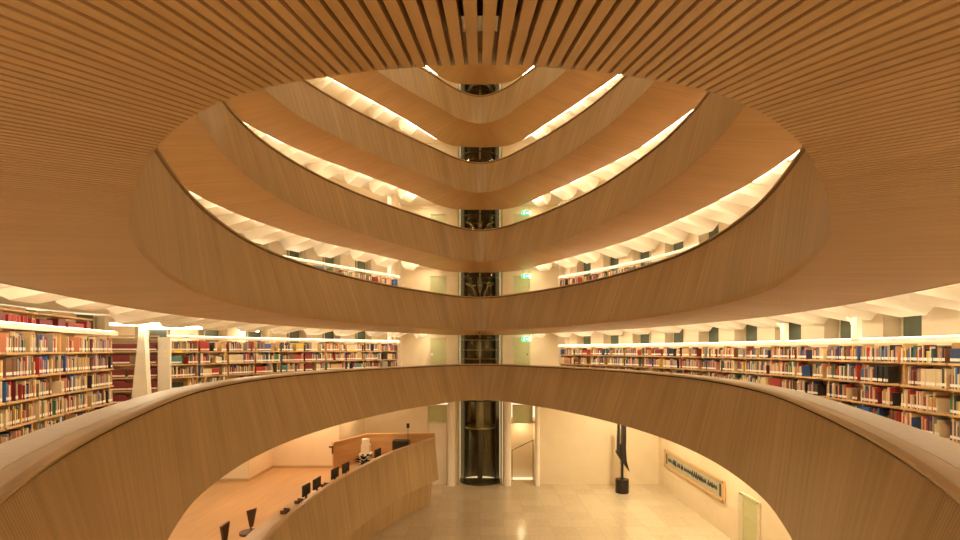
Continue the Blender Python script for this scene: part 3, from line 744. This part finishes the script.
def bookcase(a, b, zf, sd, label, group, fill=1., rows=None, end=None, tall=None, rail=True, boards=None, setcol=None, bayname='', backed=True):
    """a,b: front-line endpoints in plan; books face the atrium"""
    a = np.array(a); b = np.array(b); L = np.linalg.norm(b-a); t = (b-a)/L
    n = np.array([t[1], -t[0]])
    mid = (a+b)/2
    if sd == 'L' and n[0] > 0: n = -n
    if sd == 'R' and n[0] < 0: n = -n
    if sd == 'F': 
        if n[1] < 0: n = -n
    # local frame: x along the front, y away from the atrium
    ang = math.atan2(t[1], t[0])
    yv = np.array([-t[1], t[0]]); s = 1 if yv@n > 0 else -1
    if s < 0: ang += PI; t = -t
    e = empty('bookcase', (mid[0], mid[1], zf), ang, label, 'bookcase', group)
    B = boards or BOARDS['L' if sd != 'R' else 'R']; top = tall or RAILZ['L' if sd != 'R' else 'R']; D = .30
    if sd == 'L' and zf > 0: top -= .12; B = [q-.12 for q in B[:-1]]+B[-1:]
    for xx in (-L/2+.012, L/2-.012):
        mb = MB(); mb.box((xx, D/2+.045, top/2-.03), (.018, D-.09, top-.06)); mb.build('side_panel', M['shelf_wood'], e)
    if backed:
        mb = MB(); mb.box((0, D-.006, top/2-.05), (L-.046, .01, top-.12)); mb.build('back_panel', M['shelf_back'], e)
    for q in B:
        mb = MB(); mb.box((0, D/2-.008, q-.0165), (L-.046, D-.02, .033)); mb.build('shelf', M['shelf_wood'], e)
    if rail:
        mb = MB(); mb.box((0, -.03, top-.005), (L, .09, .085)); mb.build('light_rail', M['rail'], e)['label'] = 'white light rail along the top'
        mb = MB(); mb.box((0, .02, top+.047), (L-.04, .10, .016)); mb.build('lamp_tube', M['rail_lamp'], e)  # tube added on the rail, widened out of view to brighten the soffits
    else:
        mb = MB(); mb.box((0, D/2, top-.045), (L, D, .03)); mb.build('top_board', M['shelf_wood'], e)
    if end:
        mb = MB(); mb.box((end*(L/2+.03), .10, top/2), (.05, .50, top)); mb.build('end_panel', M['rail'], e)['label'] = 'white end panel'
    rr = range(len(B)) if rows is None else rows
    for r_ in rr:
        x = -L/2+.04; q = B[r_]; hmax = (B[r_-1]-q-.05) if r_ > 0 else (top-q-.08)
        hmax = min(hmax, .34)
        while x < L/2-.06:
            if random.random() > fill: x += random.uniform(.1,.4); continue
            u = random.random()
            if setcol is not None: cols = [setcol]*random.randint(8,20)
            elif u < .16: cols = [int(rng.choice(len(cnames), p=cw))]*random.randint(4,12)
            else: cols = [int(rng.choice(len(cnames), p=cw)) for _ in range(random.randint(4,14))]
            same = len(set(cols)) == 1
            h0 = random.uniform(.62,.97)*hmax; w0 = random.uniform(.03,.055)
            for c in cols:
                w = w0 if same else random.uniform(.014,.045); h = h0 if same else min(hmax, random.uniform(.62,1.)*hmax)
                if x+w > L/2-.03: x = L; break
                cx = x+w/2; d = random.uniform(.17,.22); yy = .02+d/2
                wx_ = mid[0]+math.cos(ang)*cx-math.sin(ang)*yy; wy_ = mid[1]+math.sin(ang)*cx+math.cos(ang)*yy
                books.append([wx_, wy_, zf+q, ang, w-.002, h, d, c, r_, bayname, same])
                x += w
            if random.random() < .35: x += random.uniform(.04,.22)
    return e
def zf_(k): return zrim(k)-.95
ordn = ['first','second','third','fourth','fifth','sixth','seventh','eighth','ninth','tenth','eleventh','twelfth','thirteenth','fourteenth','fifteenth','sixteenth','seventeenth','eighteenth','nineteenth','twentieth','twenty-first','twenty-second','twenty-third','twenty-fourth','twenty-fifth','twenty-sixth']
for k in (1, 2, 3):
    lv = {1:'eye level gallery', 2:'gallery one floor up', 3:'gallery two floors up'}[k]
    Q = lin(SH_R); n = len(Q)-1
    for i in range(n):
        if k == 1 and Q[i+1][1] < 6.0: continue
        if k > 1 and (Q[i][1] < 11 if k == 2 else Q[i][1] < 15): continue
        bn = '%s right bay from the lift' % ordn[n-1-i]
        bookcase(Q[i], Q[i+1], zf_(k), 'R', 'maple bookcase on the %s, %s' % (lv, bn), 'bookcases on the right of the '+lv, rows=None if k == 1 else ((0,) if k == 2 else ()), fill=.93, bayname=bn+('' if k == 1 else ' one floor up'))
    Q = lin(SH_L2); n = len(Q)-1
    for i in range(n):
        if k == 3 and Q[i][1] < 17: continue
        bn = '%s left bay from the lift' % ordn[n-1-i]
        bookcase(Q[i], Q[i+1], zf_(k), 'L', 'maple bookcase on the %s, %s' % (lv, bn), 'bookcases on the left of the '+lv, rows=None if k == 1 else ((0,) if k == 2 else ()), fill=.95, end=-1 if (i == 0 and k == 1) else None, bayname=bn+('' if k == 1 else ' one floor up'))
Q = lin(SH_L); n = len(Q)-1
for i in range(n):
    if Q[i+1][1] < 5.5: continue
    bn = '%s bay of the near left row' % ordn[n-1-i]
    bookcase(Q[i], Q[i+1], zf_(1), 'L', 'crowded maple bookcase, %s bay of the near left row counted from its open end' % ordn[n-1-i], 'bookcases of the near left row', fill=.9, bayname=bn)
# taller row standing right behind the near left row
for i in range(n):
    if Q[i+1][1] < 6.8: continue
    d = Q[i+1]-Q[i]; d /= np.linalg.norm(d); o = np.array([-d[1], d[0]])*.42
    bn = 'tall %s case behind the near left row' % ordn[n-1-i]
    bookcase(Q[i]+o, Q[i+1]+o, zf_(1), 'L', 'taller maple bookcase behind the near left row, '+ordn[n-1-i]+' from its open end', 'tall bookcases behind the near left row', rows=(0,), tall=2.32, rail=False, boards=[2.0,1.6,1.2,.8,.4], setcol=4 if i % 2 else 3, bayname=bn)
# bay of red volumes across the gap
bookcase((-10.55,14.7), (-9.45,15.3), zf_(1), 'F', 'bookcase filled with rows of dark red volumes, seen through the gap on the left', 'bookcases across the gap', setcol=4, tall=2.05, rail=False, bayname='red volume case across the gap')
bookcase((-11.2,13.6), (-10.6,14.5), zf_(1), 'L', 'narrow bookcase left of the one with dark red volumes', 'bookcases across the gap', setcol=3, tall=2.05, rail=False, bayname='narrow case beside the red volumes')

# ---- books: the 300 that show largest are objects, the rest one mass
deskback = rims[1]+normals(rims[1])*.5
def clear_height(x, y):
    A = deskback; Bq = np.roll(A,-1,0); D = Bq-A; d = np.array([x, y])
    den = d[0]*D[:,1]-d[1]*D[:,0]; t = (A[:,0]*D[:,1]-A[:,1]*D[:,0])/den; u = (A[:,0]*d[1]-A[:,1]*d[0])/den
    ok = (u >= 0) & (u <= 1) & (t > 0) & (t < 1)
    return t[ok].max() if ok.any() else None
cand = []
for i, bk in enumerate(books):
    x, y, z = bk[0], bk[1], bk[2]
    px, py = proj(x, y, z+bk[5]/2)
    s = -1
    if 4 < px < 956 and z < 1.5:
        t = clear_height(x, y)
        # the sight line to the book middle must pass above the rim
        if t is not None and (z+bk[5]*.35)*t > zrim(1)+.01 and 'tall' not in bk[9] or (t is not None and 'tall' in bk[9] and z+bk[5]/2 > .37):
            s = bk[4]*bk[5]/(y*y)
    cand.append((s, i))
cand.sort(reverse=True)
chosen = set(i for s, i in cand[:300] if s > 0)
def book_mesh(w, h, d, ci):
    mb = MB()
    mb.box((0, 0, h/2), (w, d, h)); 
    b = len(mb.v); r_ = min(.006, w*.25)     # rounded spine
    for zz in (0, h): mb.v += [(-w/2,-d/2,zz),(-w/4,-d/2-r_,zz),(w/4,-d/2-r_,zz),(w/2,-d/2,zz)]
    for q in range(3): mb.face([b+q,b+q+1,b+5+q,b+4+q])
    mb.face([b,b+3,b+2,b+1]); mb.face([b+4,b+5,b+6,b+7])
    mb.box((0,.004,h-.0005), (w*.8, d*.96, .003), 1)
    me = mb.build('book', [BM[ci], M['paper']]); m = me.data; bpy.data.objects.remove(me); return m
def label_mesh(w):
    mb = MB(); mb.box((0,0,0), (w*.94,.002,.05)); o = mb.build('spine_label', M['paper']); m = o.data; bpy.data.objects.remove(o); return m
cacheB = {}; cacheL = {}
mass = MB(); used = {}
thick = lambda w: 'thin' if w < .022 else ('thick' if w > .036 else 'medium')
hgt = lambda h: 'short' if h < .235 else ('tall' if h > .29 else 'mid-height')
shelfname = ['top shelf','second shelf from the top','third shelf from the top','fourth shelf from the top','bottom shelf']
for i, bk in enumerate(books):
    x, y, z, ang, w, h, d, c, r_, bn, same = bk
    if i in chosen:
        wq = round(w/.004)*.004-.0006 if False else w
        key = (round(w, 3), round(h, 2), c)
        w_, h_ = max(.008, math.floor(w*1000)/1000), max(.1, math.floor(h*100)/100)
        key = (w_, h_, c)
        if key not in cacheB: cacheB[key] = book_mesh(w_, h_, .19, c)
        if w_ not in cacheL: cacheL[w_] = label_mesh(w_)
        o = bpy.data.objects.new('book', cacheB[key]); COL.objects.link(o)
        o.location = (x, y, z+.0005); o.rotation_euler = (0,0,ang)
        l = bpy.data.objects.new('spine_label', cacheL[w_]); COL.objects.link(l); l.parent = o
        l.location = (0, -.19/2-min(.006, w_*.25)-.001, .055)
        nb = []
        for j in (i-1, i+1):
            if 0 <= j < len(books) and books[j][9] == bn and books[j][8] == r_ and math.hypot(books[j][0]-x, books[j][1]-y) < .12: nb.append(cnames[books[j][7]])
        if len(nb) == 2 and nb[0] == nb[1]: where = ' between two %s ones' % nb[0]
        else: where = (' between %s and %s ones' % tuple(nb)) if len(nb) == 2 else (' beside a %s one' % nb[0] if nb else ' standing apart')
        lb = '%s %s %s book%s, %s, %s' % (hgt(h), thick(w), cnames[c], where, shelfname[r_].replace(' from the top',''), bn)
        if len(lb.split()) > 16: lb = lb.replace('mid-height ', '').replace('medium ', '')
        if len(lb.split()) > 16: lb = lb.replace(' ones,', ',').replace('from the lift', 'from lift').replace('of the near', 'of near')
        if len(lb.split()) > 16: lb = lb.replace(' shelf,', ',').replace('behind the near', 'behind near')
        lb = lb.replace('  ', ' ')
        tag(o, lb, 'book', 'books, %s, %s' % (shelfname[r_], bn))
    else:
        M4 = Matrix.Translation((x, y, z+.0005)) @ Matrix.Rotation(ang, 4, 'Z')
        mass.box((0,0,h/2), (w, d, h), c, M4=M4)
        if y < 23 and z < 1.4: mass.box((0,-d/2-.001,.055), (w*.94,.002,.045), len(cnames), M4=M4)
o = mass.build('books', BM+[M['paper']]); tag(o, 'the many further small books filling the more distant shelves', 'books', kind='stuff')
print('BOOKS', len(books), 'chosen', len(chosen))

# ------------------------------------------------------------------ posts, columns, lamps of the eye level gallery
zf1 = zf_(1)
e = empty('tapered_column', (-9.05, 13.9, zf1), .0, 'white tapered column left of the long left bookcase row', 'column')
mb = MB(); b = len(mb.v)
for z, hw in ((0,.24),(1.6,.11),(2.3,.06)):
    for sx, sy in ((-1,-1),(1,-1),(1,1),(-1,1)): mb.v.append((sx*hw+ (z/2.3)*.06, sy*.09, z))
for r_ in (0,4):
    for q in range(4): mb.face([b+r_+q, b+r_+(q+1)%4, b+r_+4+(q+1)%4, b+r_+4+q])
mb.face([b+8,b+9,b+10,b+11]); mb.build('shaft', M['rail'], e)
mb = MB(); mb.box((.5,.0,2.27), (1.2,.1,.06)); mb.build('bracket_arm', M['rail'], e)
QR, _ = resample(catmull(SH_R, False, 20), 200, False); QRn = normals(QR, False)
for px, lb in ((787,'white post rising from the right shelf rail, left of the two'),(858,'white post rising from the right shelf rail, right of the two')):
    j = min(range(200), key=lambda i: abs(proj(QR[i][0], QR[i][1], 0)[0]-px) if QR[i][1] < 22 else 1e9)
    p = QR[j]-QRn[j]*.06
    e = empty('shelf_post', (p[0], p[1], zf1+1.80), math.atan2(QRn[j][1], QRn[j][0]), lb, 'post', 'white posts on the right shelf rail')
    mb = MB(); mb.box((.0,0,.22), (.10,.16,.44)); mb.build('upright', M['rail'], e)
    mb = MB(); mb.tube([(0,.08,.28),(0,.14,.38),(0,.28,.44)], .04, n=6); mb.build('brace', M['rail'], e)
for (x, y, a, L, lb) in ((-8.9,13.8,.1,1.7,'bright white ceiling lamp above the gap in the left shelves'),(-9.3,15.9,.1,1.6,'white lamp bar over the gap beyond the left column'),(-8.4,18.3,.1,1.2,'white lamp bar above the long left row')):
    e = empty('ceiling_lamp', (x, y, zf1+(2.31)), a, lb, 'lamp', 'lamp bars over the left shelves')
    mb = MB(); mb.box((0,0,.03), (L,.22,.06)); mb.build('housing', M['rail'], e)
    mb = MB(); mb.box((0,0,-.035), (L-.06,.18,.06)); mb.build('diffuser', M['lamp_soft'], e)
# yellow shelf cards
for px, zz, lb in ((166,-.03,'yellow card on the upper board at the start of the long left row'),(178,.0,'yellow card hanging next to the first one on the long left row'),(352,.0,'small yellow card further along the long left row')):
    QL, _ = resample(catmull(SH_L2, False, 20), 200, False); QLn = normals(QL, False)
    j = min(range(200), key=lambda i: abs(proj(QL[i][0], QL[i][1], 0)[0]-px))
    p = QL[j]+QLn[j]*(.012 if QLn[j][0] > 0 else -.012)
    mb = MB(); mb.box((0,0,0), (.28,.006,.09)); o = mb.build('shelf_card', M['yellow'], loc=(p[0],p[1],zf1+1.56+zz)); o.rotation_euler = (0,0,math.atan2(QL[min(j+1,199)][1]-QL[j-1][1] if j else 1., QL[min(j+1,199)][0]-QL[max(j-1,0)][0]))
    tag(o, lb, 'card', 'yellow cards on the left shelves')

# ------------------------------------------------------------------ lamps
def area(name, loc, size, power, col=(1,.79,.47), rot=(0,0,0), label=None):
    l = bpy.data.lights.new(name, 'AREA'); l.shape = 'DISK'; l.size = size; l.energy = power; l.color = col
    o = bpy.data.objects.new(name, l); COL.objects.link(o); o.location = loc; o.rotation_euler = rot
    return o
for (x, y) in ((-3,19.5),(3,19.5),(5.6,22.8),(6.5,18),(6.8,13),(6.5,9)):
    area('area_down', (x*1.15, y, zc1-.08), .35, 80)  # bare area lamps added under the ring to light the ground floor
for (x, y) in ((-7,12),(-7,16),(-6.5,20),(-4.5,22.5)):
    area('area_down', (x, y, zc1-.08), .35, 26, (1,.66,.38))  # warmer bare lamps added over the reception level
for x in (-2.6, 2.6):
    for k in range(1, 6): area('area_down', (x, 25.5, zout(k+1)+.2), .2, 4)
area('area_down', (2.15, 27.1, -3.75), .3, 5)  # unseen lamp added to brighten the stair opening
w = bpy.data.worlds.new('warm_daylight'); scene.world = w; w.use_nodes = True
w.node_tree.nodes['Background'].inputs[0].default_value = (1., .75, .44, 1); w.node_tree.nodes['Background'].inputs[1].default_value = .52

# ------------------------------------------------------------------ camera
cam = bpy.data.cameras.new('camera'); co = bpy.data.objects.new('camera', cam); COL.objects.link(co)
co.location = (0,0,0); co.rotation_euler = (PI/2, 0, 0)
cam.sensor_width = 36; cam.lens = 520/960*36; cam.shift_y = 80/960; cam.clip_start = .02; cam.clip_end = 200
scene.camera = co
vs = scene.view_settings
scene.display_settings.display_device = 'sRGB'
vs.view_transform = 'Standard'; vs.look = 'None'; vs.gamma = 1; vs.use_curve_mapping = False; vs.exposure = 1.3
scene.cycles.use_denoising = True
scene.cycles.max_bounces = 10; scene.cycles.diffuse_bounces = 6; scene.cycles.transparent_max_bounces = 12
scene.cycles.sample_clamp_indirect = 6
